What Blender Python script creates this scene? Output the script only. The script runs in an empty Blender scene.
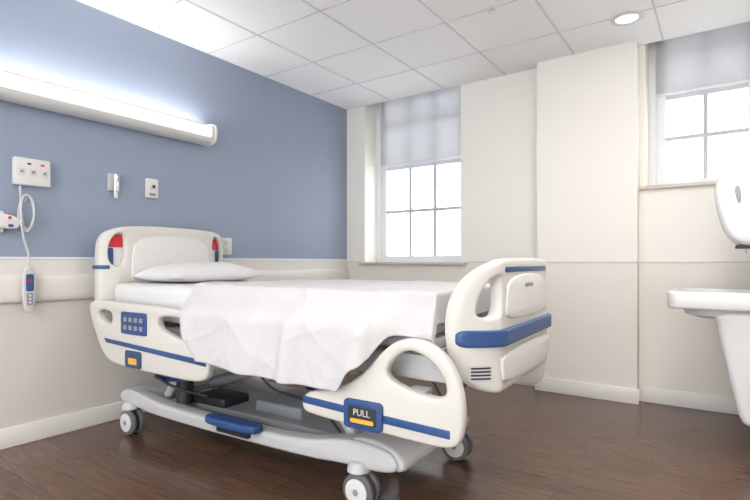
import bpy, bmesh, math, random
from mathutils import Matrix, Vector, noise
random.seed(4)
scene = bpy.context.scene
scene.view_settings.view_transform = 'Standard'
COL = scene.collection

# ---------------------------------------------------------------- materials
def nt(name):
    m = bpy.data.materials.new(name); m.use_nodes = True
    return m, m.node_tree.nodes, m.node_tree.links
def mat(name, col, rough=0.5, metal=0.0, bump=0.0, bscale=60, var=0.03, emis=None, es=0, coat=0.0):
    m, N, L = nt(name); b = N['Principled BSDF']
    b.inputs['Roughness'].default_value = rough
    b.inputs['Metallic'].default_value = metal
    b.inputs['Coat Weight'].default_value = coat
    tc = N.new('ShaderNodeTexCoord'); nz = N.new('ShaderNodeTexNoise')
    nz.inputs['Scale'].default_value = bscale; nz.inputs['Detail'].default_value = 4
    L.new(tc.outputs['Object'], nz.inputs['Vector'])
    mx = N.new('ShaderNodeMix'); mx.data_type = 'RGBA'
    mx.inputs[6].default_value = (*[max(0, c*(1-var)) for c in col], 1)
    mx.inputs[7].default_value = (*[min(1, c*(1+var)) for c in col], 1)
    L.new(nz.outputs['Fac'], mx.inputs[0]); L.new(mx.outputs[2], b.inputs['Base Color'])
    if bump:
        bp = N.new('ShaderNodeBump'); bp.inputs['Strength'].default_value = bump
        bp.inputs['Distance'].default_value = 0.004
        L.new(nz.outputs['Fac'], bp.inputs['Height']); L.new(bp.outputs[0], b.inputs['Normal'])
    if emis:
        b.inputs['Emission Color'].default_value = (*emis, 1)
        b.inputs['Emission Strength'].default_value = es
    return m
def wallmat(name, low, up, z):
    m = mat(name, up, 0.6, bump=0.08, bscale=180, var=0.01)
    N, L = m.node_tree.nodes, m.node_tree.links
    b = N['Principled BSDF']; tc = N.new('ShaderNodeTexCoord'); sp = N.new('ShaderNodeSeparateXYZ')
    L.new(tc.outputs['Object'], sp.inputs[0])
    gt = N.new('ShaderNodeMath'); gt.operation = 'GREATER_THAN'; gt.inputs[1].default_value = z
    L.new(sp.outputs['Z'], gt.inputs[0])
    mx = N.new('ShaderNodeMix'); mx.data_type = 'RGBA'
    mx.inputs[6].default_value = (*low, 1); mx.inputs[7].default_value = (*up, 1)
    L.new(gt.outputs[0], mx.inputs[0]); L.new(mx.outputs[2], b.inputs['Base Color'])
    return m
CREAM = (0.87, 0.84, 0.775)
M_left = wallmat('paint_blue_over_tan', (0.66, 0.62, 0.57), (0.28, 0.33, 0.43), 1.085)
M_back = wallmat('paint_cream_over_tan', (0.82, 0.775, 0.705), CREAM, 1.07)
M_cream = mat('paint_cream', CREAM, 0.6, bump=0.05, bscale=180, var=0.01)
M_trim = mat('trim_vinyl', (0.74, 0.71, 0.665), 0.4, var=0.01)
M_line = mat('trim_line_vinyl', (0.66, 0.63, 0.59), 0.4, var=0.01)
M_base = mat('baseboard_vinyl', (0.82, 0.79, 0.75), 0.35, var=0.01)
M_sill = mat('sill_stone', (0.60, 0.54, 0.47), 0.35, var=0.05)
M_winf = mat('window_frame_white', (0.80, 0.81, 0.82), 0.4, var=0.01)
M_munt = mat('muntin_backlit_grey', (0.50, 0.52, 0.54), 0.5, var=0.01)  # white bars greyed, their backlit shade put into the colour
M_ceil = mat('ceiling_tile', (0.93, 0.93, 0.935), 0.85, bump=0.2, bscale=220, var=0.01)
M_grid = mat('ceiling_grid_paint', (0.66, 0.66, 0.68), 0.5, var=0.01)
M_white = mat('plastic_white', (0.70, 0.695, 0.675), 0.35, var=0.01)
M_cream_pl = mat('plastic_cream', (0.64, 0.62, 0.57), 0.35, var=0.01)
M_ltgrey = mat('plastic_light_grey', (0.55, 0.55, 0.55), 0.4, var=0.02)
M_grey = mat('painted_steel_grey', (0.28, 0.29, 0.30), 0.4, var=0.03)
M_dark = mat('dark_plastic', (0.025, 0.026, 0.03), 0.45, var=0.05)
M_blue = mat('plastic_blue', (0.026, 0.075, 0.22), 0.35, var=0.03)
M_dblue = mat('plastic_navy', (0.03, 0.06, 0.16), 0.4, var=0.03)
M_red = mat('plastic_red', (0.60, 0.015, 0.03), 0.4, var=0.03)
M_yel = mat('label_yellow', (0.75, 0.42, 0.05), 0.5, var=0.03)
M_chrome = mat('chrome', (0.75, 0.75, 0.77), 0.15, metal=1.0, var=0.01)
M_sheet = mat('cotton_sheet', (0.60, 0.585, 0.585), 0.9, bump=0.15, bscale=40, var=0.015)
M_pillow = mat('cotton_pillowcase', (0.70, 0.69, 0.69), 0.9, bump=0.12, bscale=30, var=0.015)
M_ceram = mat('ceramic_white', (0.74, 0.735, 0.725), 0.25, var=0.005, coat=0.15)
M_rubber = mat('rubber_grey', (0.12, 0.12, 0.125), 0.6, var=0.05)
M_lens = mat('lamp_lens', (0.9, 0.88, 0.82), 0.4, emis=(1, 0.94, 0.86), es=0.55, var=0.0)
M_up = mat('lamp_tube', (0.9, 0.9, 0.9), 0.4, emis=(1, 0.97, 0.94), es=18, var=0.0)
M_fill = mat('fill_panel_lens', (0.9, 0.9, 0.9), 0.4, emis=(1, 0.965, 0.93), es=17, var=0.0)
M_down = mat('downlight_lens', (0.9, 0.9, 0.9), 0.4, emis=(1, 0.98, 0.94), es=1.5, var=0.0)

# floor wood vinyl
M_floor, N, L = nt('wood_vinyl_floor'); b = N['Principled BSDF']
tc = N.new('ShaderNodeTexCoord'); br = N.new('ShaderNodeTexBrick')
br.inputs['Scale'].default_value = 1; br.inputs['Brick Width'].default_value = 1.1
br.inputs['Row Height'].default_value = 0.15; br.inputs['Mortar Size'].default_value = 0.0012
br.inputs['Color1'].default_value = (0.138, 0.076, 0.048, 1); br.inputs['Color2'].default_value = (0.104, 0.056, 0.035, 1)
br.inputs['Mortar'].default_value = (0.055, 0.031, 0.021, 1)
L.new(tc.outputs['Object'], br.inputs['Vector'])
mp = N.new('ShaderNodeMapping'); mp.inputs['Scale'].default_value = (1.5, 22, 1)
L.new(tc.outputs['Object'], mp.inputs['Vector'])
nz = N.new('ShaderNodeTexNoise'); nz.inputs['Scale'].default_value = 3; nz.inputs['Detail'].default_value = 6
L.new(mp.outputs[0], nz.inputs['Vector'])
mx = N.new('ShaderNodeMix'); mx.data_type = 'RGBA'; mx.blend_type = 'MULTIPLY'; mx.inputs[0].default_value = 0.7
cr = N.new('ShaderNodeValToRGB'); cr.color_ramp.elements[0].position = 0.3; cr.color_ramp.elements[0].color = (0.55, 0.52, 0.5, 1)
cr.color_ramp.elements[1].position = 0.7; cr.color_ramp.elements[1].color = (1.25, 1.2, 1.2, 1)
L.new(nz.outputs['Fac'], cr.inputs[0]); L.new(br.outputs['Color'], mx.inputs[6]); L.new(cr.outputs[0], mx.inputs[7])
L.new(mx.outputs[2], b.inputs['Base Color']); b.inputs['Roughness'].default_value = 0.24
bp = N.new('ShaderNodeBump'); bp.inputs['Strength'].default_value = 0.08; bp.inputs['Distance'].default_value = 0.002
L.new(nz.outputs['Fac'], bp.inputs['Height']); L.new(bp.outputs[0], b.inputs['Normal'])

# glass and roller shade
M_glass, N, L = nt('window_glass')
for n in list(N): N.remove(n)
o = N.new('ShaderNodeOutputMaterial'); t = N.new('ShaderNodeBsdfTransparent'); g = N.new('ShaderNodeBsdfGlossy')
g.inputs['Roughness'].default_value = 0.02; ms = N.new('ShaderNodeMixShader'); ms.inputs[0].default_value = 0.05
L.new(t.outputs[0], ms.inputs[1]); L.new(g.outputs[0], ms.inputs[2]); L.new(ms.outputs[0], o.inputs[0])
M_shade, N, L = nt('roller_shade_fabric')
for n in list(N): N.remove(n)
o = N.new('ShaderNodeOutputMaterial'); t = N.new('ShaderNodeBsdfTransparent'); tr = N.new('ShaderNodeBsdfTranslucent')
df = N.new('ShaderNodeBsdfDiffuse'); df.inputs[0].default_value = (0.72, 0.72, 0.73, 1); tr.inputs[0].default_value = (0.6, 0.61, 0.63, 1)
t.inputs[0].default_value = (1, 1, 1, 1)
m1 = N.new('ShaderNodeMixShader'); m1.inputs[0].default_value = 0.32
m2 = N.new('ShaderNodeMixShader'); m2.inputs[0].default_value = 0.07
L.new(df.outputs[0], m1.inputs[1]); L.new(tr.outputs[0], m1.inputs[2])
L.new(m1.outputs[0], m2.inputs[1]); L.new(t.outputs[0], m2.inputs[2]); L.new(m2.outputs[0], o.inputs[0])

# ---------------------------------------------------------------- helpers
class Grp:
    def __init__(s, name, loc, rotz=0.0, local=False):
        s.e = bpy.data.objects.new(name, None); s.e.empty_display_size = 0.1
        COL.objects.link(s.e); s.e.location = loc; s.e.rotation_euler = (0, 0, rotz)
        s.M = Matrix.Translation(loc) @ Matrix.Rotation(rotz, 4, 'Z'); s.local = local
def finish(me, name, m, g=None, angle=35):
    for p in me.polygons: p.use_smooth = True
    me.set_sharp_from_angle(angle=math.radians(angle))
    me.name = name
    me.materials.clear()
    for k in (m if isinstance(m, list) else [m]): me.materials.append(k)
    ob = bpy.data.objects.new(name, me); COL.objects.link(ob)
    if g:
        ob.parent = g.e
        if not g.local: ob.matrix_parent_inverse = g.M.inverted()
    return ob
def box(name, a, c, m, g=None, bev=0.0, seg=3):
    bm = bmesh.new(); bmesh.ops.create_cube(bm, size=1)
    for v in bm.verts:
        v.co = Vector([(a[i]+c[i])/2 + v.co[i]*(c[i]-a[i]) for i in range(3)])
    if bev: bmesh.ops.bevel(bm, geom=list(bm.edges), offset=bev, segments=seg, affect='EDGES', profile=0.5)
    me = bpy.data.meshes.new(name); bm.to_mesh(me); bm.free()
    return finish(me, name, m, g)
def boxes(name, lst, m, g=None):
    bm = bmesh.new()
    for a, c in lst:
        r = bmesh.ops.create_cube(bm, size=1)
        for v in r['verts']: v.co = Vector([(a[i]+c[i])/2 + v.co[i]*(c[i]-a[i]) for i in range(3)])
    me = bpy.data.meshes.new(name); bm.to_mesh(me); bm.free()
    return finish(me, name, m, g)
def chaikin(p, n=3):
    p = [Vector(q) for q in p]
    for _ in range(n):
        q = []
        for i in range(len(p)):
            a, c = p[i], p[(i+1) % len(p)]
            q += [a*0.75+c*0.25, a*0.25+c*0.75]
        p = q
    return p
def rrect(x0, y0, x1, y1, r, n=6):
    out = []
    for cx, cy, a0 in ((x1-r, y0+r, -90), (x1-r, y1-r, 0), (x0+r, y1-r, 90), (x0+r, y0+r, 180)):
        for i in range(n+1):
            a = math.radians(a0+90*i/n); out.append((cx+r*math.cos(a), cy+r*math.sin(a)))
    return [Vector(p) for p in out]
YZ = Matrix(((0, 0, 1, 0), (1, 0, 0, 0), (0, 1, 0, 0), (0, 0, 0, 1)))   # (s,h,depth)->(depth,s,h)
XZ = Matrix(((1, 0, 0, 0), (0, 0, -1, 0), (0, 1, 0, 0), (0, 0, 0, 1)))  # (x,h,depth)->(x,-depth,h)
XY = Matrix.Identity(4)
def curve_mesh(cu):
    ob = bpy.data.objects.new('tmp', cu); COL.objects.link(ob)
    dg = bpy.context.evaluated_depsgraph_get(); me = bpy.data.meshes.new_from_object(ob.evaluated_get(dg))
    bpy.data.objects.remove(ob); bpy.data.curves.remove(cu)
    bm = bmesh.new(); bm.from_mesh(me); bmesh.ops.remove_doubles(bm, verts=bm.verts, dist=1e-5)
    bm.to_mesh(me); bm.free(); return me
def plate(name, outs, d0, d1, P, m, g=None, bev=0.004, bend=None, planes=()):
    cu = bpy.data.curves.new('c', 'CURVE'); cu.dimensions = '2D'; cu.fill_mode = 'BOTH'
    t = abs(d1-d0); bev = min(bev, t*0.45)
    cu.extrude = t/2-bev; cu.bevel_depth = bev; cu.bevel_resolution = 2; cu.offset = -bev
    for o in outs:
        s = cu.splines.new('POLY'); s.points.add(len(o)-1); s.use_cyclic_u = True
        for i, p in enumerate(o): s.points[i].co = (p[0], p[1], 0, 1)
    me = curve_mesh(cu); me.transform(P @ Matrix.Translation((0, 0, (d0+d1)/2)))
    if bend:
        bm = bmesh.new(); bm.from_mesh(me)
        for y in planes:
            bmesh.ops.bisect_plane(bm, geom=list(bm.verts)+list(bm.edges)+list(bm.faces), plane_co=(0, y, 0), plane_no=(0, 1, 0), dist=1e-5)
        for v in bm.verts: v.co = bend(v.co)
        bm.to_mesh(me); bm.free()
    return finish(me, name, m, g)
def tube(name, pts, r, m, g=None, smooth=True, cyc=False):
    cu = bpy.data.curves.new('c', 'CURVE'); cu.dimensions = '3D'; cu.bevel_depth = r; cu.bevel_resolution = 4; cu.use_fill_caps = True
    if smooth:
        P = [Vector(p) for p in pts]; q = []
        for i in range(len(P)-1):
            p0, p1, p2, p3 = P[max(i-1, 0)], P[i], P[i+1], P[min(i+2, len(P)-1)]
            for k in range(8):
                t = k/8
                q.append(0.5*((2*p1)+(-p0+p2)*t+(2*p0-5*p1+4*p2-p3)*t*t+(-p0+3*p1-3*p2+p3)*t**3))
        q.append(P[-1]); pts = q
    s = cu.splines.new('POLY'); s.points.add(len(pts)-1); s.use_cyclic_u = cyc
    for i, p in enumerate(pts): s.points[i].co = (*p, 1)
    return finish(curve_mesh(cu), name, m, g)
def cyl(name, p0, p1, r, m, g=None, r2=None, bev=0.0, seg=32):
    p0, p1 = Vector(p0), Vector(p1); d = p1-p0
    bm = bmesh.new(); bmesh.ops.create_cone(bm, cap_ends=True, segments=seg, radius1=r, radius2=r if r2 is None else r2, depth=d.length)
    if bev:
        ed = [e for e in bm.edges if abs(e.verts[0].co.z-e.verts[1].co.z) < 1e-6]
        bmesh.ops.bevel(bm, geom=ed, offset=bev, segments=3, affect='EDGES', profile=0.5)
    me = bpy.data.meshes.new(name); bm.to_mesh(me); bm.free()
    me.transform(Matrix.Translation((p0+p1)/2) @ d.to_track_quat('Z', 'Y').to_matrix().to_4x4())
    return finish(me, name, m, g)
def text(name, s, size, P, loc, m, g=None):
    cu = bpy.data.curves.new('t', 'FONT'); cu.body = s; cu.size = size; cu.align_x = 'CENTER'; cu.align_y = 'CENTER'; cu.extrude = 0.0008
    me = curve_mesh(cu); me.transform(Matrix.Translation(loc) @ P); return finish(me, name, m, g)
def lathe(name, prof, c, m, g=None, n=32):
    bm = bmesh.new(); rings = []
    for r, z in prof:
        rings.append([bm.verts.new((c[0]+r*math.cos(2*math.pi*i/n), c[1]+r*math.sin(2*math.pi*i/n), c[2]+z)) for i in range(n)])
    for a, q in zip(rings, rings[1:]):
        for i in range(n): bm.faces.new((a[i], a[(i+1) % n], q[(i+1) % n], q[i]))
    bmesh.ops.recalc_face_normals(bm, faces=bm.faces)
    me = bpy.data.meshes.new(name); bm.to_mesh(me); bm.free(); return finish(me, name, m, g)

# ---------------------------------------------------------------- room shell
H = 2.74; TOP = 3.1; NEAR = -6.6; RX = 3.68; RX2 = 5.6; PY = -1.5
box('floor', (-0.15, NEAR-0.15, -0.1), (RX2+0.15, 0.5, 0), M_floor)
box('ceiling', (0, NEAR, H), (RX2, 0, H+0.04), M_ceil)
box('roof_slab', (-0.15, NEAR-0.15, TOP), (RX2+0.15, 0.5, TOP+0.1), M_cream)
grid = []
for i in range(1, 10):
    x = 0.61*i-0.03
    if x < RX2: grid.append(((x-0.006, NEAR, H-0.004), (x+0.006, 0 if x < RX else PY, H)))
for i in range(1, 11):
    y = -0.61*i+0.02
    grid.append(((0, y-0.006, H-0.004), (RX if y > PY else RX2, y+0.006, H)))
boxes('trim_ceiling_grid', grid, M_grid)
box('wall_left', (-0.15, NEAR-0.15, 0), (0, 0.5, TOP), M_left)
NX0, NX1, NZ0, NZ1 = 0.4, 5.3, 0.15, 2.62
boxes('wall_near', [((0, NEAR-0.15, 0), (NX0, NEAR, TOP)), ((NX1, NEAR-0.15, 0), (RX2+0.15, NEAR, TOP)),
                    ((NX0, NEAR-0.15, 0), (NX1, NEAR, NZ0)), ((NX0, NEAR-0.15, NZ1), (NX1, NEAR, TOP))], M_back)
box('wall_right', (RX2, NEAR, 0), (RX2+0.15, PY, TOP), M_back)
boxes('wall_partition', [((RX, PY, 0), (RX2+0.15, 0.5, TOP))], M_back)
W1a, W1b, S1 = 0.244, 1.36, 1.045
W2a, W2b, S2 = 2.90, 3.66, 1.63
WD = 0.40
boxes('wall_back', [((0, 0, 0), (W1a, WD, TOP)), ((W1a, 0, 0), (W1b, WD, S1)), ((W1b, 0, 0), (W2a, WD, TOP)),
                    ((W2a, 0, 0), (W2b, WD, S2)), ((W2b, 0, 0), (RX, WD, TOP)),
                    ((W1a, 0.1, 3.0), (W1b, WD, TOP)), ((W2a, 0.1, 3.0), (W2b, WD, TOP)),
                    ((2.11, -0.12, 0), (2.86, 0, H))], M_back)
boxes('trim_back_rail', [((0.0, -0.006, 1.064), (0.19, 0, 1.075)), ((1.42, -0.006, 1.064), (2.11, 0, 1.075)), ((2.104, -0.126, 1.064), (2.866, -0.12, 1.075)),
                    ((2.86, -0.006, 1.064), (RX, 0, 1.075))], M_line)
g = Grp('trim_left_crash_rail', (0, -3, 1.0))
box('cap', (0, NEAR, 1.085), (0.012, 0, 1.10), M_winf, g, 0.003)
box('backer_panel', (0, NEAR, 0.99), (0.006, 0, 1.085), M_trim, g)
plate('bumper', [chaikin([(0, 0.83), (0.02, 0.83), (0.036, 0.855), (0.036, 0.97), (0.02, 0.995), (0, 0.995)], 2)], 0.002, -NEAR, XZ, M_trim, g, 0.002)
def bboard(name, a, c): box(name, a, c, M_base, bev=0.004, seg=2)
bboard('baseboard_left', (0, NEAR, 0), (0.014, 0, 0.115))
bboard('baseboard_back', (0.014, -0.014, 0), (2.11, 0, 0.115))
bboard('baseboard_column', (2.096, -0.134, 0), (2.874, -0.12, 0.115))
bboard('baseboard_alcove', (2.874, -0.014, 0), (RX, 0, 0.115))
bboard('baseboard_right', (RX-0.014, PY, 0), (RX, -0.014, 0.115))

# ---------------------------------------------------------------- windows
def window(name, x0, x1, z0, cols, rows_z, fr, split):
    g = Grp(name, ((x0+x1)/2, 0.25, z0))
    y0, y1 = 0.245, 0.31
    top = 3.0
    gx0, gx1 = x0+fr, x1-fr
    L = [((x0, y0, z0), (gx0, y1, top)), ((gx1, y0, z0), (x1, y1, top)), ((gx0, y0, z0), (gx1, y1, rows_z[0])), ((gx0, y0, 2.95), (gx1, y1, top))]
    boxes('frame', L, M_winf, g)
    boxes('stops', [((x0, y0-0.03, z0), (x0+0.05, y0, top)), ((x1-0.05, y0-0.03, z0), (x1, y0, top))], M_winf, g)
    mun = []
    for i in range(1, cols):
        x = gx0+(gx1-gx0)*i/cols; mun.append(((x-0.0145, y0+0.012, rows_z[0]), (x+0.0145, y1-0.012, 2.95)))
    for z in rows_z[1:]:
        w = 0.024 if abs(z-split) < 1e-3 else 0.0145
        mun.append(((gx0, y0+0.010, z-w), (gx1, y1-0.010, z+w)))
    boxes('muntins', mun, M_munt, g)
    box('glass', (gx0, 0.276, rows_z[0]), (gx1, 0.280, 2.95), M_glass, g)
    return g
g = window('window_1', W1a, W1b, S1, 3, [1.135, 1.615, 2.095, 2.55], 0.115, 2.095)
box('roller_shade', (W1a+0.06, 0.225, 2.12), (W1b-0.005, 0.227, 2.98), M_shade, g)
box('shade_hem_bar', (W1a+0.06, 0.219, 2.105), (W1b-0.005, 0.233, 2.125), M_winf, g, 0.003)
cyl('shade_roller', (W1a+0.06, 0.20, 2.96), (W1b-0.005, 0.20, 2.96), 0.025, M_winf, g)
box('sill', (0.19, -0.035, 1.04), (1.42, 0.245, 1.068), M_sill, g, 0.004)
g = window('window_2', W2a, W2b, S2, 2, [1.71, 2.045, 2.38, 2.715], 0.115, 2.38)
box('roller_shade', (W2a+0.05, 0.225, 2.40), (W2b-0.005, 0.227, 2.98), M_shade, g)
box('shade_hem_bar', (W2a+0.05, 0.219, 2.385), (W2b-0.005, 0.233, 2.405), M_winf, g, 0.003)
cyl('shade_roller', (W2a+0.05, 0.20, 2.96), (W2b-0.005, 0.20, 2.96), 0.025, M_winf, g)
box('sill', (2.865, -0.035, 1.622), (3.672, 0.245, 1.65), M_sill, g, 0.004)
# large unseen window behind the photographer, added for fill light
g = Grp('added_fill_window', ((NX0+NX1)/2, NEAR-0.08, NZ0))
fr = [((NX0, NEAR-0.12, NZ0), (NX0+0.06, NEAR-0.05, NZ1)), ((NX1-0.06, NEAR-0.12, NZ0), (NX1, NEAR-0.05, NZ1)),
      ((NX0+0.06, NEAR-0.12, NZ0), (NX1-0.06, NEAR-0.05, NZ0+0.06)), ((NX0+0.06, NEAR-0.12, NZ1-0.06), (NX1-0.06, NEAR-0.05, NZ1))]
for i in range(1, 4):
    x = NX0+(NX1-NX0)*i/4; fr.append(((x-0.025, NEAR-0.12, NZ0+0.06), (x+0.025, NEAR-0.05, NZ1-0.06)))
boxes('frame', fr, M_winf, g)
box('glass', (NX0+0.06, NEAR-0.09, NZ0+0.06), (NX1-0.06, NEAR-0.086, NZ1-0.06), M_glass, g)

# ---------------------------------------------------------------- ceiling fixtures
def fill_panel(x, y):  # unseen glowing ceiling panel, added to brighten the room
    g = Grp('added_fill_panel', (x, y, H))
    w, l = 0.30, 0.60
    boxes('frame', [((x-w, y-l, H-0.012), (x+w, y-l+0.03, H-0.004)), ((x-w, y+l-0.03, H-0.012), (x+w, y+l, H-0.004)),
                    ((x-w, y-l+0.03, H-0.012), (x-w+0.03, y+l-0.03, H-0.004)), ((x+w-0.03, y-l+0.03, H-0.012), (x+w, y+l-0.03, H-0.004))], M_winf, g)
    box('lens', (x-w+0.03, y-l+0.03, H-0.010), (x+w-0.03, y+l-0.03, H-0.004), M_fill, g)
fill_panel(1.5, -5.4); fill_panel(3.3, -5.4); fill_panel(3.32, -2.0)
g = Grp('recessed_downlight', (2.85, -0.54, H))
lathe('trim_ring', [(0.07, -0.004), (0.075, -0.012), (0.095, -0.010), (0.105, -0.004), (0.105, 0.0)], (2.85, -0.54, H), M_grid, g)
lathe('lens', [(0.0, -0.008), (0.04, -0.008), (0.073, -0.005)], (2.85, -0.54, H), M_down, g)
g = Grp('fire_sprinkler', (2.15, -1.21, H))
lathe('escutcheon', [(0.0, -0.012), (0.03, -0.010), (0.045, -0.002), (0.045, 0)], (2.15, -1.21, H), M_winf, g)
cyl('head', (2.15, -1.21, H-0.03), (2.15, -1.21, H-0.01), 0.012, M_chrome, g)
cyl('deflector', (2.15, -1.21, H-0.034), (2.15, -1.21, H-0.03), 0.02, M_chrome, g)

# overbed light
g = Grp('overbed_wall_light', (0.0, -2.5, 2.07))
ya, yb = 1.86, 3.42
plate('housing', [chaikin([(0.001, 1.985), (0.10, 1.985), (0.145, 2.01), (0.16, 2.06), (0.155, 2.12), (0.145, 2.125), (0.14, 2.07), (0.12, 2.03), (0.02, 2.03), (0.02, 2.15), (0.001, 2.15)], 2)], ya, yb, XZ, M_white, g, 0.001)
plate('front_lens', [chaikin([(0.153, 2.02), (0.168, 2.05), (0.166, 2.10), (0.158, 2.115), (0.156, 2.06)], 2)], ya+0.03, yb-0.03, XZ, M_lens, g, 0.001)
for k, yy in enumerate((ya-0.02, yb)):
    plate('end_cap_%d' % (k+1), [chaikin([(0.001, 1.98), (0.10, 1.98), (0.155, 2.0), (0.172, 2.06), (0.165, 2.13), (0.10, 2.15), (0.001, 2.16)], 2)], yy, yy+0.02, XZ, M_white, g, 0.006)
for k, x in enumerate((0.055, 0.10)):
    cyl('tube_%d' % (k+1), (x, -ya-0.03, 2.07), (x, -yb+0.03, 2.07), 0.013, M_up, g)

# ---------------------------------------------------------------- wall devices
g = Grp('nurse_call_station', (0, -3.05, 1.6))
box('housing', (0, -3.155, 1.52), (0.045, -2.965, 1.68), M_white, g, 0.008)
for k in range(3):
    y = -3.12+0.06*k
    plate('socket_%d' % (k+1), [rrect(y-0.018, 1.575, y+0.018, 1.62, 0.008)], 0.045, 0.050, YZ, M_cream_pl, g, 0.001)
    cyl('socket_core_%d' % (k+1), (0.050, y, 1.598), (0.053, y, 1.598), 0.009, M_grey, g)
box('red_mark', (0.045, -3.02, 1.64), (0.047, -3.00, 1.652), M_red, g)
box('blue_mark', (0.045, -3.09, 1.64), (0.047, -3.07, 1.652), M_blue, g)
g = Grp('oxygen_flowmeter', (0, -2.567, 1.58))  # oxygen flowmeter with its wall plate
box('plate', (0, -2.605, 1.55), (0.02, -2.53, 1.665), M_ltgrey, g, 0.003)
cyl('flowmeter_tube', (0.040, -2.567, 1.545), (0.040, -2.567, 1.66), 0.016, M_chrome, g, bev=0.004)
cyl('neck', (0.018, -2.567, 1.60), (0.040, -2.567, 1.60), 0.010, M_chrome, g)
cyl('knob', (0.040, -2.567, 1.50), (0.040, -2.567, 1.545), 0.013, M_white, g, bev=0.003)
g = Grp('gas_outlet', (0, -2.293, 1.6))
box('plate', (0, -2.34, 1.53), (0.02, -2.245, 1.67), M_white, g, 0.006)
cyl('valve', (0.02, -2.293, 1.61), (0.038, -2.293, 1.61), 0.026, M_cream_pl, g, bev=0.004)
cyl('valve_core', (0.038, -2.293, 1.61), (0.041, -2.293, 1.61), 0.012, M_dark, g)
box('tab', (0.02, -2.315, 1.545), (0.026, -2.27, 1.565), M_grey, g, 0.001)
g = Grp('power_outlet', (0, -1.62, 1.2))
box('plate', (0, -1.68, 1.13), (0.015, -1.58, 1.27), M_white, g, 0.004)
for z in (1.17, 1.23): plate('socket_%d' % int(z*100), [rrect(-1.65, z-0.018, -1.61, z+0.018, 0.01)], 0.015, 0.019, YZ, M_cream_pl, g, 0.001)

g = Grp('nurse_call_pendant', (0.05, -3.09, 0.95))
tube('cord', [(0.030, -3.12, 1.515), (0.04, -3.125, 1.49), (0.06, -3.13, 1.43), (0.06, -3.14, 1.32), (0.07, -3.10, 1.25), (0.08, -3.07, 1.33), (0.075, -3.075, 1.43),
              (0.07, -3.11, 1.46), (0.065, -3.13, 1.38), (0.07, -3.12, 1.22), (0.07, -3.095, 1.12), (0.07, -3.09, 1.03)], 0.0055, M_ltgrey, g)
tube('cord_loop', [(0.05, -3.105, 1.42), (0.05, -3.08, 1.45), (0.055, -3.06, 1.36), (0.06, -3.075, 1.27), (0.05, -3.11, 1.28), (0.045, -3.12, 1.36)], 0.0055, M_ltgrey, g)
plate('handset', [chaikin([(-3.118, 0.80), (-3.10, 0.775), (-3.08, 0.775), (-3.062, 0.80), (-3.052, 0.95), (-3.065, 1.03), (-3.09, 1.045), (-3.115, 1.03), (-3.128, 0.95)], 2)], 0.05, 0.08, YZ, M_ltgrey, g, 0.008)
plate('button_panel', [rrect(-3.110, 0.90, -3.070, 1.0, 0.01)], 0.08, 0.083, YZ, M_blue, g, 0.001)
plate('keypad', [rrect(-3.106, 0.82, -3.074, 0.89, 0.006)], 0.08, 0.083, YZ, M_grey, g, 0.001)
cyl('call_button', (0.083, -3.09, 0.96), (0.087, -3.09, 0.96), 0.009, M_red, g)
for k in range(3): cyl('key_%d' % k, (0.083, -3.09, 0.835+0.02*k), (0.086, -3.09, 0.835+0.02*k), 0.006, M_white, g)
g = Grp('call_cord_plug', (0, -3.2, 1.3))
box('bracket', (0, -3.28, 1.24), (0.03, -3.20, 1.36), M_white, g, 0.006)
plate('plug_body', [chaikin([(-3.29, 1.27), (-3.15, 1.255), (-3.13, 1.28), (-3.14, 1.33), (-3.20, 1.345), (-3.29, 1.345)], 2)], 0.03, 0.06, YZ, M_white, g, 0.008)
box('red_tab', (0.06, -3.19, 1.315), (0.063, -3.175, 1.33), M_red, g)
box('blue_tab', (0.06, -3.19, 1.27), (0.063, -3.165, 1.285), M_blue, g)

# ---------------------------------------------------------------- hospital bed (local space)
BED = Grp('hospital_bed', (0, -2.265, 0), math.radians(2.2), local=True)
G = BED
def bendf(x0=0.34, w=0.135, amt=0.14, sgn=-1):
    def f(co):
        t = max(0.0, (abs(co.y)-x0)/w); return Vector((co.x+sgn*amt*min(t, 1.15)**1.6, co.y, co.z))
    return f
PL = [s*(0.33+0.0125*i) for i in range(13) for s in (-1, 1)]
fb = bendf()
def mir(p): return [(s, h) for s, h in p] + [(-s, h) for s, h in reversed(p)]
out = chaikin(mir([(0.30, 0.572), (0.40, 0.578), (0.45, 0.64), (0.470, 0.76), (0.470, 0.90), (0.44, 1.01), (0.37, 1.075), (0.22, 1.088)]), 3)
slotR = chaikin([(0.36, 0.86), (0.42, 0.86), (0.425, 0.90), (0.40, 0.99), (0.36, 1.02), (0.33, 1.01), (0.33, 0.90)], 3)
slotL = [Vector((-p[0], p[1])) for p in slotR]
plate('footboard', [out, slotR, slotL], 2.635, 2.69, YZ, M_cream_pl, G, 0.014, fb, PL)
plate('footboard_bumper', [rrect(-0.472, 0.752, 0.472, 0.815, 0.02)], 2.685, 2.712, YZ, M_blue, G, 0.008, fb, PL)
plate('footboard_upper_panel', [chaikin([(-0.29, 0.84), (0.29, 0.84), (0.30, 0.90), (0.27, 1.02), (-0.27, 1.02), (-0.30, 0.90)], 2)], 2.68, 2.698, YZ, M_white, G, 0.006)
plate('footboard_top_stripe', [rrect(-0.30, 1.030, 0.30, 1.052, 0.008)], 2.688, 2.694, YZ, M_blue, G, 0.002)
plate('footboard_badge', [rrect(-0.06, 0.965, 0.06, 0.982, 0.008)], 2.696, 2.700, YZ, M_grey, G, 0.001)
plate('footboard_lower_panel', [chaikin([(-0.33, 0.60), (0.33, 0.60), (0.35, 0.66), (0.35, 0.73), (-0.35, 0.73), (-0.35, 0.66)], 2)], 2.68, 2.70, YZ, M_white, G, 0.006)
plate('footboard_label', [rrect(-0.445, 0.625, -0.385, 0.685, 0.003)], 2.689, 2.692, YZ, M_ltgrey, G, 0.001, fb, PL)
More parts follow.
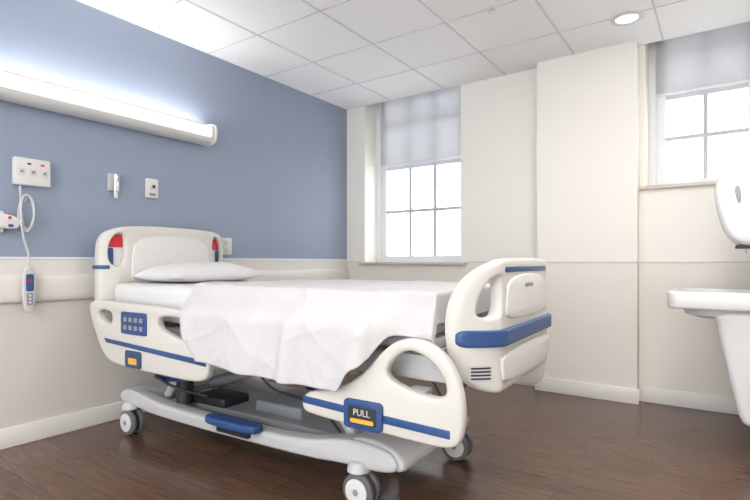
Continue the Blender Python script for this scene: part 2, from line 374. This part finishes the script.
for k in range(4):
    plate('footboard_label_row_%d' % k, [rrect(-0.44, 0.631+0.013*k, -0.39, 0.638+0.013*k, 0.001)], 2.691, 2.693, YZ, M_dark, G, 0.0005, fb, PL)
for s in (-1, 1):
    box('footboard_post_%d' % s, (2.52, s*0.16-0.03, 0.60), (2.64, s*0.16+0.03, 0.72), M_ltgrey, G, 0.01)
# headboard
hb = bendf(0.38, 0.12, 0.06)
PLh = [s*(0.37+0.0125*i) for i in range(13) for s in (-1, 1)]
out = chaikin(mir([(0.36, 0.46), (0.44, 0.50), (0.49, 0.62), (0.495, 1.12), (0.48, 1.25), (0.38, 1.30), (0.16, 1.312)]), 3)
slotR = chaikin([(0.37, 1.04), (0.41, 1.04), (0.445, 1.08), (0.445, 1.18), (0.41, 1.25), (0.36, 1.26), (0.345, 1.22), (0.345, 1.08)], 3)
slotL = [Vector((-p[0], p[1])) for p in slotR]
plate('headboard', [out, slotR, slotL], 0.16, 0.215, YZ, M_cream_pl, G, 0.014, hb, PLh)
plate('headboard_panel', [chaikin([(-0.30, 0.90), (0.30, 0.90), (0.31, 1.05), (0.28, 1.25), (-0.28, 1.25), (-0.31, 1.05)], 2)], 0.20, 0.223, YZ, M_white, G, 0.008)
for s in (-1, 1):
    a, c = sorted((s*0.33, s*0.45))
    plate('headboard_slot_back_%d' % s, [rrect(a, 1.03, c, 1.255, 0.02)], 0.165, 0.172, YZ, M_white, G, 0.002, hb, PLh)
    a, c = sorted((s*0.345, s*0.445))
    plate('headboard_slot_red_%d' % s, [rrect(a, 1.165, c, 1.245, 0.01)], 0.171, 0.182, YZ, M_red, G, 0.002, hb, PLh)
    a, c = sorted((s*0.405, s*0.445))
    plate('headboard_slot_blue_%d' % s, [rrect(a, 1.05, c, 1.16, 0.01)], 0.171, 0.182, YZ, M_blue, G, 0.002, hb, PLh)
    a, c = sorted((s*0.44, s*0.498))
    plate('headboard_stripe_%d' % s, [rrect(a, 1.025, c, 1.05, 0.005)], 0.157, 0.219, YZ, M_blue, G, 0.003, hb, PLh)
    box('headboard_post_%d' % s, (0.20, s*0.28-0.04, 0.50), (0.30, s*0.28+0.04, 0.75), M_ltgrey, G, 0.01)

# mattress
def softbox(name, x0, x1, y0, y1, z0, z1, m, g, bev, amp):
    bm = bmesh.new(); bmesh.ops.create_cube(bm, size=1)
    a, c = (x0, y0, z0), (x1, y1, z1)
    for v in bm.verts: v.co = Vector([(a[i]+c[i])/2 + v.co[i]*(c[i]-a[i]) for i in range(3)])
    bmesh.ops.bevel(bm, geom=list(bm.edges), offset=bev, segments=4, affect='EDGES', profile=0.5)
    for k in range(1, 60):
        bmesh.ops.bisect_plane(bm, geom=list(bm.verts)+list(bm.edges)+list(bm.faces), plane_co=(x0+(x1-x0)*k/60, 0, 0), plane_no=(1, 0, 0), dist=1e-5)
    for k in range(1, 24):
        bmesh.ops.bisect_plane(bm, geom=list(bm.verts)+list(bm.edges)+list(bm.faces), plane_co=(0, y0+(y1-y0)*k/24, 0), plane_no=(0, 1, 0), dist=1e-5)
    for v in bm.verts:
        n = noise.noise(v.co*5)*amp + noise.noise(Vector((v.co.x*14, v.co.y*5, v.co.z*4)))*amp*0.6
        if v.co.z > (z0+z1)/2: v.co.z += n
        if abs(v.co.y) > y1-0.02: v.co.y += n
    me = bpy.data.meshes.new(name); bm.to_mesh(me); bm.free(); return finish(me, name, m, g, 60)
softbox('mattress', 0.24, 2.46, -0.455, 0.455, 0.775, 0.935, M_pillow, G, 0.045, 0.006)

# deck + frames
box('mattress_deck', (0.26, -0.44, 0.725), (2.46, 0.44, 0.772), M_ltgrey, G, 0.012)
for s in (-1, 1):
    box('deck_side_rail_%d' % s, (0.24, s*0.40-0.025, 0.60), (2.56, s*0.40+0.025, 0.70), M_ltgrey, G, 0.008)
for k, x in enumerate((0.26, 0.9, 1.55, 2.1, 2.5)):
    box('deck_cross_member_%d' % k, (x-0.03, -0.38, 0.62), (x+0.03, 0.38, 0.73), M_grey, G, 0.006)
# base
def smoothprof(p): return chaikin(p, 2)
for s in (-1, 1):
    y = s*0.34
    prof = smoothprof([(0.22, 0.185), (0.22, 0.255), (0.36, 0.275), (0.60, 0.225), (1.20, 0.215), (1.75, 0.225), (1.98, 0.285), (2.22, 0.275), (2.27, 0.20), (2.20, 0.165), (1.95, 0.165), (1.75, 0.145), (0.60, 0.145), (0.36, 0.175)])
    plate('base_beam_%d' % s, [prof], -y-0.05, -y+0.05, XZ, M_ltgrey, G, 0.018)
prof = smoothprof([(2.00, 0.175), (1.98, 0.27), (2.06, 0.30), (2.22, 0.285), (2.29, 0.22), (2.27, 0.17)])
plate('base_foot_cover', [prof], -0.37, 0.37, XZ, M_ltgrey, G, 0.02)
prof = smoothprof([(0.20, 0.175), (0.20, 0.25), (0.30, 0.275), (0.44, 0.26), (0.46, 0.19)])
plate('base_head_cover', [prof], -0.37, 0.37, XZ, M_ltgrey, G, 0.02)
box('base_centre_plate', (0.55, -0.20, 0.17), (1.90, 0.20, 0.21), M_grey, G, 0.01)
box('battery_box', (0.70, -0.20, 0.20), (0.98, 0.0, 0.26), M_dark, G, 0.015)
box('control_box', (1.15, -0.12, 0.20), (1.50, 0.22, 0.27), M_grey, G, 0.015)
# lift legs
for k, (xa, xb) in enumerate(((0.50, 0.80), (1.95, 1.65))):
    for s in (-1, 1):
        cyl('lift_arm_%d_%d' % (k, s), (xa, s*0.24, 0.22), (xb, s*0.24, 0.64), 0.028, M_ltgrey, G)
    cyl('lift_shaft_%d' % k, (xb, -0.30, 0.64), (xb, 0.30, 0.64), 0.022, M_chrome, G)
    cyl('lift_pivot_%d' % k, (xa, -0.34, 0.22), (xa, 0.34, 0.22), 0.022, M_grey, G)
cyl('lift_actuator', (0.70, -0.05, 0.30), (1.60, -0.05, 0.58), 0.035, M_grey, G)
cyl('lift_actuator_rod', (1.55, -0.05, 0.565), (1.75, -0.05, 0.63), 0.015, M_chrome, G)
lathe('blue_bellows', [(0.0, 0.0), (0.16, 0.0), (0.175, 0.012), (0.16, 0.025), (0.175, 0.037), (0.16, 0.05), (0.175, 0.062), (0.15, 0.08), (0.0, 0.08)], (0.70, -0.26, 0.38), M_blue, G)
cyl('blue_bellows_stem', (0.70, -0.26, 0.22), (0.70, -0.26, 0.62), 0.05, M_dark, G)
tube('cable_a', [(0.62, -0.42, 0.60), (0.66, -0.46, 0.48), (0.78, -0.44, 0.38), (0.95, -0.30, 0.30)], 0.008, M_dark, G)
tube('cable_b', [(1.35, -0.38, 0.62), (1.45, -0.30, 0.42), (1.70, -0.25, 0.36), (1.9, -0.3, 0.27)], 0.007, M_dark, G)
tube('cable_c', [(2.42, -0.40, 0.62), (2.50, -0.45, 0.55), (2.57, -0.42, 0.60), (2.60, -0.36, 0.66)], 0.006, M_dark, G)
# pedals
for s in (-1, 1):
    plate('brake_pedal_%d' % s, [chaikin([(1.12, s*0.41-0.05), (1.46, s*0.41-0.05), (1.49, s*0.41), (1.46, s*0.41+0.05), (1.12, s*0.41+0.05), (1.09, s*0.41)], 2)], 0.215, 0.255, XY, M_blue, G, 0.010)
    cyl('pedal_arm_%d' % s, (1.28, s*0.34, 0.19), (1.28, s*0.40, 0.225), 0.02, M_dark, G)
    box('pedal_bracket_%d' % s, (1.16, s*0.385-0.03, 0.17), (1.40, s*0.385+0.03, 0.215), M_dark, G, 0.01)
# casters
for k, (x, y) in enumerate(((0.33, -0.38), (0.28, 0.37), (2.06, -0.38), (2.20, 0.34))):
    cx = x+0.015
    for j, dy in enumerate((-0.026, 0.026)):
        cyl('caster_tyre_%d_%d' % (k, j), (cx, y+dy-0.013, 0.077), (cx, y+dy+0.013, 0.077), 0.077, M_rubber, G, bev=0.006, seg=40)
    for j, dy in enumerate((-0.044, 0.044)):
        cyl('caster_cover_%d_%d' % (k, j), (cx, y+dy-0.005, 0.077), (cx, y+dy+0.005, 0.077), 0.056, M_white, G, bev=0.004, seg=40)
        cyl('caster_axle_%d_%d' % (k, j), (cx, y+dy*1.12-0.003, 0.077), (cx, y+dy*1.12+0.003, 0.077), 0.014, M_grey, G, bev=0.001)
    lathe('caster_hood_%d' % k, [(0.0, 0.20), (0.035, 0.195), (0.05, 0.175), (0.052, 0.155), (0.03, 0.15)], (x, y, 0), M_ltgrey, G)

# side rails
def rail_part(name, outs, d0, d1, m, s, bev=0.01):
    a, c = (d0, d1) if s < 0 else (-d1, -d0)
    return plate(name, outs, a, c, XZ, m, G, bev)
head_out = chaikin([(0.24, 0.845), (0.20, 0.80), (0.24, 0.70), (0.36, 0.52), (0.48, 0.475), (0.95, 0.465), (1.25, 0.465), (1.31, 0.53), (1.28, 0.70), (1.20, 0.80), (1.08, 0.825), (0.60, 0.835)], 3)
head_slot = chaikin([(0.93, 0.70), (1.14, 0.66), (1.19, 0.69), (1.14, 0.765), (1.04, 0.785), (0.90, 0.78), (0.88, 0.73)], 3)
head_slot2 = chaikin([(0.30, 0.74), (0.42, 0.70), (0.46, 0.73), (0.45, 0.785), (0.32, 0.79)], 3)
foot_out = chaikin([(1.90, 0.52), (1.89, 0.44), (1.98, 0.425), (2.45, 0.405), (2.60, 0.405), (2.63, 0.48), (2.625, 0.62), (2.57, 0.73), (2.48, 0.785), (2.38, 0.785), (2.30, 0.735), (2.20, 0.62), (2.06, 0.55)], 3)
foot_slot = chaikin([(2.33, 0.62), (2.45, 0.585), (2.56, 0.58), (2.565, 0.64), (2.51, 0.71), (2.43, 0.745), (2.37, 0.73), (2.31, 0.66)], 3)
for s in (-1, 1):
    rail_part('head_side_rail_%d' % s, [head_out, head_slot, head_slot2], 0.525, 0.575, M_cream_pl, s, 0.014)
    rail_part('head_rail_stripe_%d' % s, [[Vector(p) for p in ((0.38, 0.625), (0.40, 0.60), (1.285, 0.555), (1.28, 0.585))]], 0.574, 0.578, M_blue, s, 0.001)
    rail_part('head_rail_keypad_%d' % s, [rrect(0.56, 0.665, 0.80, 0.79, 0.015)], 0.573, 0.583, M_blue, s, 0.003)
    for i in range(4):
        for j in range(2):
            rail_part('head_rail_key_%d_%d_%d' % (s, i, j), [rrect(0.59+0.05*i, 0.69+0.045*j, 0.62+0.05*i, 0.715+0.045*j, 0.005)], 0.583, 0.585, M_grey, s, 0.0008)
    rail_part('head_rail_latch_%d' % s, [rrect(0.60, 0.48, 0.75, 0.575, 0.015)], 0.573, 0.583, M_dblue, s, 0.003)
    rail_part('head_rail_latch_label_%d' % s, [rrect(0.635, 0.50, 0.715, 0.535, 0.006)], 0.583, 0.585, M_yel, s, 0.0008)
    rail_part('foot_side_rail_%d' % s, [foot_out, foot_slot], 0.525, 0.572, M_cream_pl, s, 0.014)
    rail_part('foot_rail_stripe_%d' % s, [[Vector(p) for p in ((1.905, 0.475), (1.905, 0.505), (2.13, 0.495), (2.13, 0.465))], [Vector(p) for p in ((2.30, 0.455), (2.30, 0.485), (2.58, 0.475), (2.58, 0.445))]], 0.571, 0.575, M_blue, s, 0.001)
    rail_part('foot_rail_latch_%d' % s, [rrect(2.125, 0.415, 2.305, 0.53, 0.02)], 0.570, 0.585, M_blue, s, 0.004)
    rail_part('foot_rail_latch_label_%d' % s, [rrect(2.15, 0.435, 2.28, 0.505, 0.01)], 0.584, 0.588, M_dark, s, 0.001)
    rail_part('foot_rail_latch_band_%d' % s, [rrect(2.16, 0.440, 2.27, 0.458, 0.008)], 0.588, 0.590, M_yel, s, 0.0008)
    for xx in (0.70, 1.0, 2.15, 2.40):
        box('rail_bracket_%d_%d' % (s, int(xx*100)), (xx-0.04, min(s*0.42, s*0.53), 0.50), (xx+0.04, max(s*0.42, s*0.53), 0.58), M_ltgrey, G, 0.008)
text('pull_text', 'PULL', 0.036, XZ, (2.215, -0.5905, 0.482), M_white, G)

# ---------------------------------------------------------------- pillow
def pillow():
    n = 48; bm = bmesh.new(); cx, cy, z0 = 0.47, 0.04, 0.942; ax, ay = 0.23, 0.37
    top = {}
    def P(i, j, sg):
        u, v = -1+2*i/n, -1+2*j/n
        r = (1-abs(u)**3)*(1-abs(v)**3)
        x = cx+ax*u*(1-0.06*(1-v*v)); y = cy+ay*v*(1-0.05*(1-u*u))
        zm = z0+0.035
        if sg > 0: z = zm+0.095*r**0.55+0.006*noise.noise(Vector((u*3, v*4, 1)))*r
        else: z = zm-0.033*min(1, r*2)**0.5
        return (x, y, z)
    for sg in (1, -1):
        for i in range(n+1):
            for j in range(n+1):
                edge = i in (0, n) or j in (0, n)
                if edge and sg < 0: top[(i, j, -1)] = top[(i, j, 1)]; continue
                top[(i, j, sg)] = bm.verts.new(P(i, j, sg))
        for i in range(n):
            for j in range(n):
                q = [top[(i, j, sg)], top[(i+1, j, sg)], top[(i+1, j+1, sg)], top[(i, j+1, sg)]]
                bm.faces.new(q if sg > 0 else q[::-1])
    me = bpy.data.meshes.new('pillow'); bm.to_mesh(me); bm.free()
    ob = finish(me, 'pillow', M_pillow, None, 80); ob.matrix_world = BED.M; return ob
pillow()

# ---------------------------------------------------------------- top sheet
def lerp_tab(tab, x):
    if x <= tab[0][0]: return tab[0][1]
    for (a, p), (c, q) in zip(tab, tab[1:]):
        if x <= c:
            t = (x-a)/(c-a); t = t*t*(3-2*t); return p+(q-p)*t
    return tab[-1][1]
def sst(t): t = max(0, min(1, t)); return t*t*(3-2*t)
def sheet():
    NX, NT = 280, 200
    ZT = 0.948
    hbt = [(1.0, 0.585), (1.85, 0.560), (2.10, 0.555), (2.21, 0.66), (2.32, 0.785), (2.6, 0.77)]
    outt = [(1.0, 0.135), (2.22, 0.135), (2.36, 0.035), (2.6, 0.03)]
    pos = [[None]*(NT+1) for _ in range(NX+1)]; dd = {}
    for i in range(NX+1):
        a0 = 1.06+1.54*i/NX
        for j in range(NT+1):
            D = ZT-lerp_tab(hbt, min(a0, 2.5)); Ltot = 0.17+0.94+D
            s = Ltot*j/NT; d = 0
            a = a0
            if s < 0.17: y, h = 0.472, ZT-(0.17-s)
            elif s < 1.11: y, h = 0.472-(s-0.17)*(0.942/0.94), ZT
            else:
                d = s-1.11
                y = -0.470-lerp_tab(outt, min(a0, 2.5))*sst(d/0.15); h = ZT-d
            sl = (1-sst((a0-1.0)/0.9))
            a = a0+sl*(0.50*d + 0.008*math.sin(s*9))
            x = min(a, 2.478); drop = max(0, a-2.478)
            h -= drop
            pos[i][j] = Vector((x, y, h)); dd[(i, j)] = (d, s, a)
    for it in range(4):
        new = [[p.copy() for p in r] for r in pos]
        for i in range(NX+1):
            for j in range(1, NT):
                new[i][j] = (pos[i][j-1]+pos[i][j]*2+pos[i][j+1])/4
        pos = new
    for it in range(4):
        new = [[p.copy() for p in r] for r in pos]
        for i in range(1, NX):
            for j in range(NT+1):
                new[i][j] = (pos[i-1][j]+pos[i][j]*2+pos[i+1][j])/4
        pos = new
    bm = bmesh.new(); V = []
    def ridge(x, y, z, p): return max(0, 1-abs(noise.noise(Vector((x, y, z)))*2.4))**p
    for i in range(NX+1):
        row = []
        for j in range(NT+1):
            p = pos[i][j]; d, s, a = dd[(i, j)]
            wx = p.x+0.06*noise.noise(Vector((p.x*4, s*4, 5))); ws = s+0.06*noise.noise(Vector((p.x*4, s*4, 8)))
            r1 = ridge(wx*2.2+ws*1.6, ws*3.0-wx*1.8, 0.3, 4)
            r2 = ridge(wx*6-ws*1.5, ws*2.0+wx*1.2, 4.3, 3)
            r3 = ridge(wx*3.5+ws*5, ws*1.5-wx, 9.3, 5)
            r4 = ridge(wx*12+ws*4, ws*5-wx*3, 2.3, 3)
            w = 0.005*r1+0.003*r2+0.005*r3+0.002*r4+0.002*noise.noise(Vector((p.x*3, s*3, 2)))
            if s < 1.11+0.04 and s > 0.17:
                p = p+Vector((0, 0, w+0.002))
            if d > 0:
                k = min(1, d/0.3); ph = noise.noise(Vector((p.x*2.0, 0, 7)))*5
                f = (0.5+0.5*math.sin(p.x*21+ph+d*1.5))**2.2
                amp = 0.034 if p.x < 2.25 else 0.006
                p = p+Vector((0, -amp*k*f-w*1.0*min(1, d/0.1), 0))
            row.append(bm.verts.new(p))
        V.append(row)
    for i in range(NX):
        for j in range(NT): bm.faces.new((V[i][j], V[i][j+1], V[i+1][j+1], V[i+1][j]))
    bmesh.ops.recalc_face_normals(bm, faces=bm.faces)
    me = bpy.data.meshes.new('bed_sheet'); bm.to_mesh(me); bm.free()
    ob = finish(me, 'bed_sheet', M_sheet, None, 80); ob.matrix_world = BED.M
    md = ob.modifiers.new('thickness', 'SOLIDIFY'); md.thickness = 0.003; md.offset = 0
    return ob
sheet()

# ---------------------------------------------------------------- sink & dispenser
g = Grp('wall_sink', (3.4, -0.7, 0.85))
sx0, sx1, sy0, sy1 = 3.12, RX, -0.97, -0.45
outer = rrect(sx0, sy0, sx1, sy1, 0.05); inner = chaikin([(sx0+0.05, sy0+0.05), (sx1-0.14, sy0+0.05), (sx1-0.14, sy1-0.05), (sx0+0.05, sy1-0.05)], 3)
plate('rim', [outer, inner], 0.80, 0.90, XY, M_ceram, g, 0.014)
bm = bmesh.new(); rings = []
for f, z in ((1.04, 0.87), (1.0, 0.82), (0.85, 0.76), (0.5, 0.74), (0.05, 0.735)):
    c = Vector(((sx0+sx1-0.09)/2, (sy0+sy1)/2)); rings.append([bm.verts.new((*(c+(Vector(p)-c)*f), z)) for p in inner])
for a, q in zip(rings, rings[1:]):
    for i in range(len(a)): bm.faces.new((a[i], a[(i+1) % len(a)], q[(i+1) % len(a)], q[i]))
bm.faces.new(rings[-1]); bmesh.ops.recalc_face_normals(bm, faces=bm.faces)
me = bpy.data.meshes.new('basin'); bm.to_mesh(me); bm.free(); finish(me, 'basin', M_ceram, g)
plate('shroud', [chaikin([(3.675, 0.80), (3.34, 0.80), (3.36, 0.70), (3.42, 0.40), (3.46, 0.20), (3.50, 0.15), (3.675, 0.15)], 2)], 0.54, 0.90, XZ, M_ceram, g, 0.03)
tube('faucet_spout', [(3.61, -0.71, 0.90), (3.61, -0.71, 1.02), (3.59, -0.71, 1.06), (3.555, -0.71, 1.05), (3.55, -0.71, 1.02)], 0.012, M_chrome, g)
cyl('faucet_base', (3.61, -0.71, 0.895), (3.61, -0.71, 0.92), 0.026, M_chrome, g, bev=0.004)
for s in (-1, 1):
    cyl('faucet_stem_%d' % s, (3.61, -0.71+s*0.09, 0.895), (3.61, -0.71+s*0.09, 0.95), 0.012, M_chrome, g)
    box('faucet_handle_%d' % s, (3.57, -0.72+s*0.09, 0.945), (3.62, -0.70+s*0.09, 0.96), M_chrome, g, 0.004)
g = Grp('paper_towel_dispenser', (RX, -0.7, 1.4))
body = chaikin([(3.679, 1.66), (3.52, 1.655), (3.42, 1.62), (3.36, 1.56), (3.345, 1.46), (3.367, 1.34), (3.405, 1.22), (3.47, 1.165), (3.60, 1.16), (3.679, 1.20)], 2)
plate('body', [body], 0.54, 0.86, XZ, M_ceram, g, 0.03)
plate('side_window', [chaikin([(3.44, 1.50), (3.455, 1.40), (3.475, 1.40), (3.47, 1.50)], 2)], 0.858, 0.864, XZ, M_grey, g, 0.002)
box('towel_slot', (3.45, -0.82, 1.150), (3.60, -0.58, 1.168), M_dark, g, 0.003)
box('paper_towel', (3.50, -0.80, 1.12), (3.502, -0.60, 1.155), M_sheet, g)

# ---------------------------------------------------------------- world
w = bpy.data.worlds.new('sky'); scene.world = w; w.use_nodes = True
bg = w.node_tree.nodes['Background']; bg.inputs[0].default_value = (0.93, 0.96, 1.0, 1); bg.inputs[1].default_value = 5.2

# ---------------------------------------------------------------- camera
cd = bpy.data.cameras.new('camera'); cd.lens = 24; cd.sensor_width = 36; cd.shift_y = 12/750; cd.clip_start = 0.05
cam = bpy.data.objects.new('camera', cd); COL.objects.link(cam)
cam.location = (3.387, -4.332, 1.07); cam.rotation_euler = (math.radians(90), 0, math.radians(34.8))
scene.camera = cam
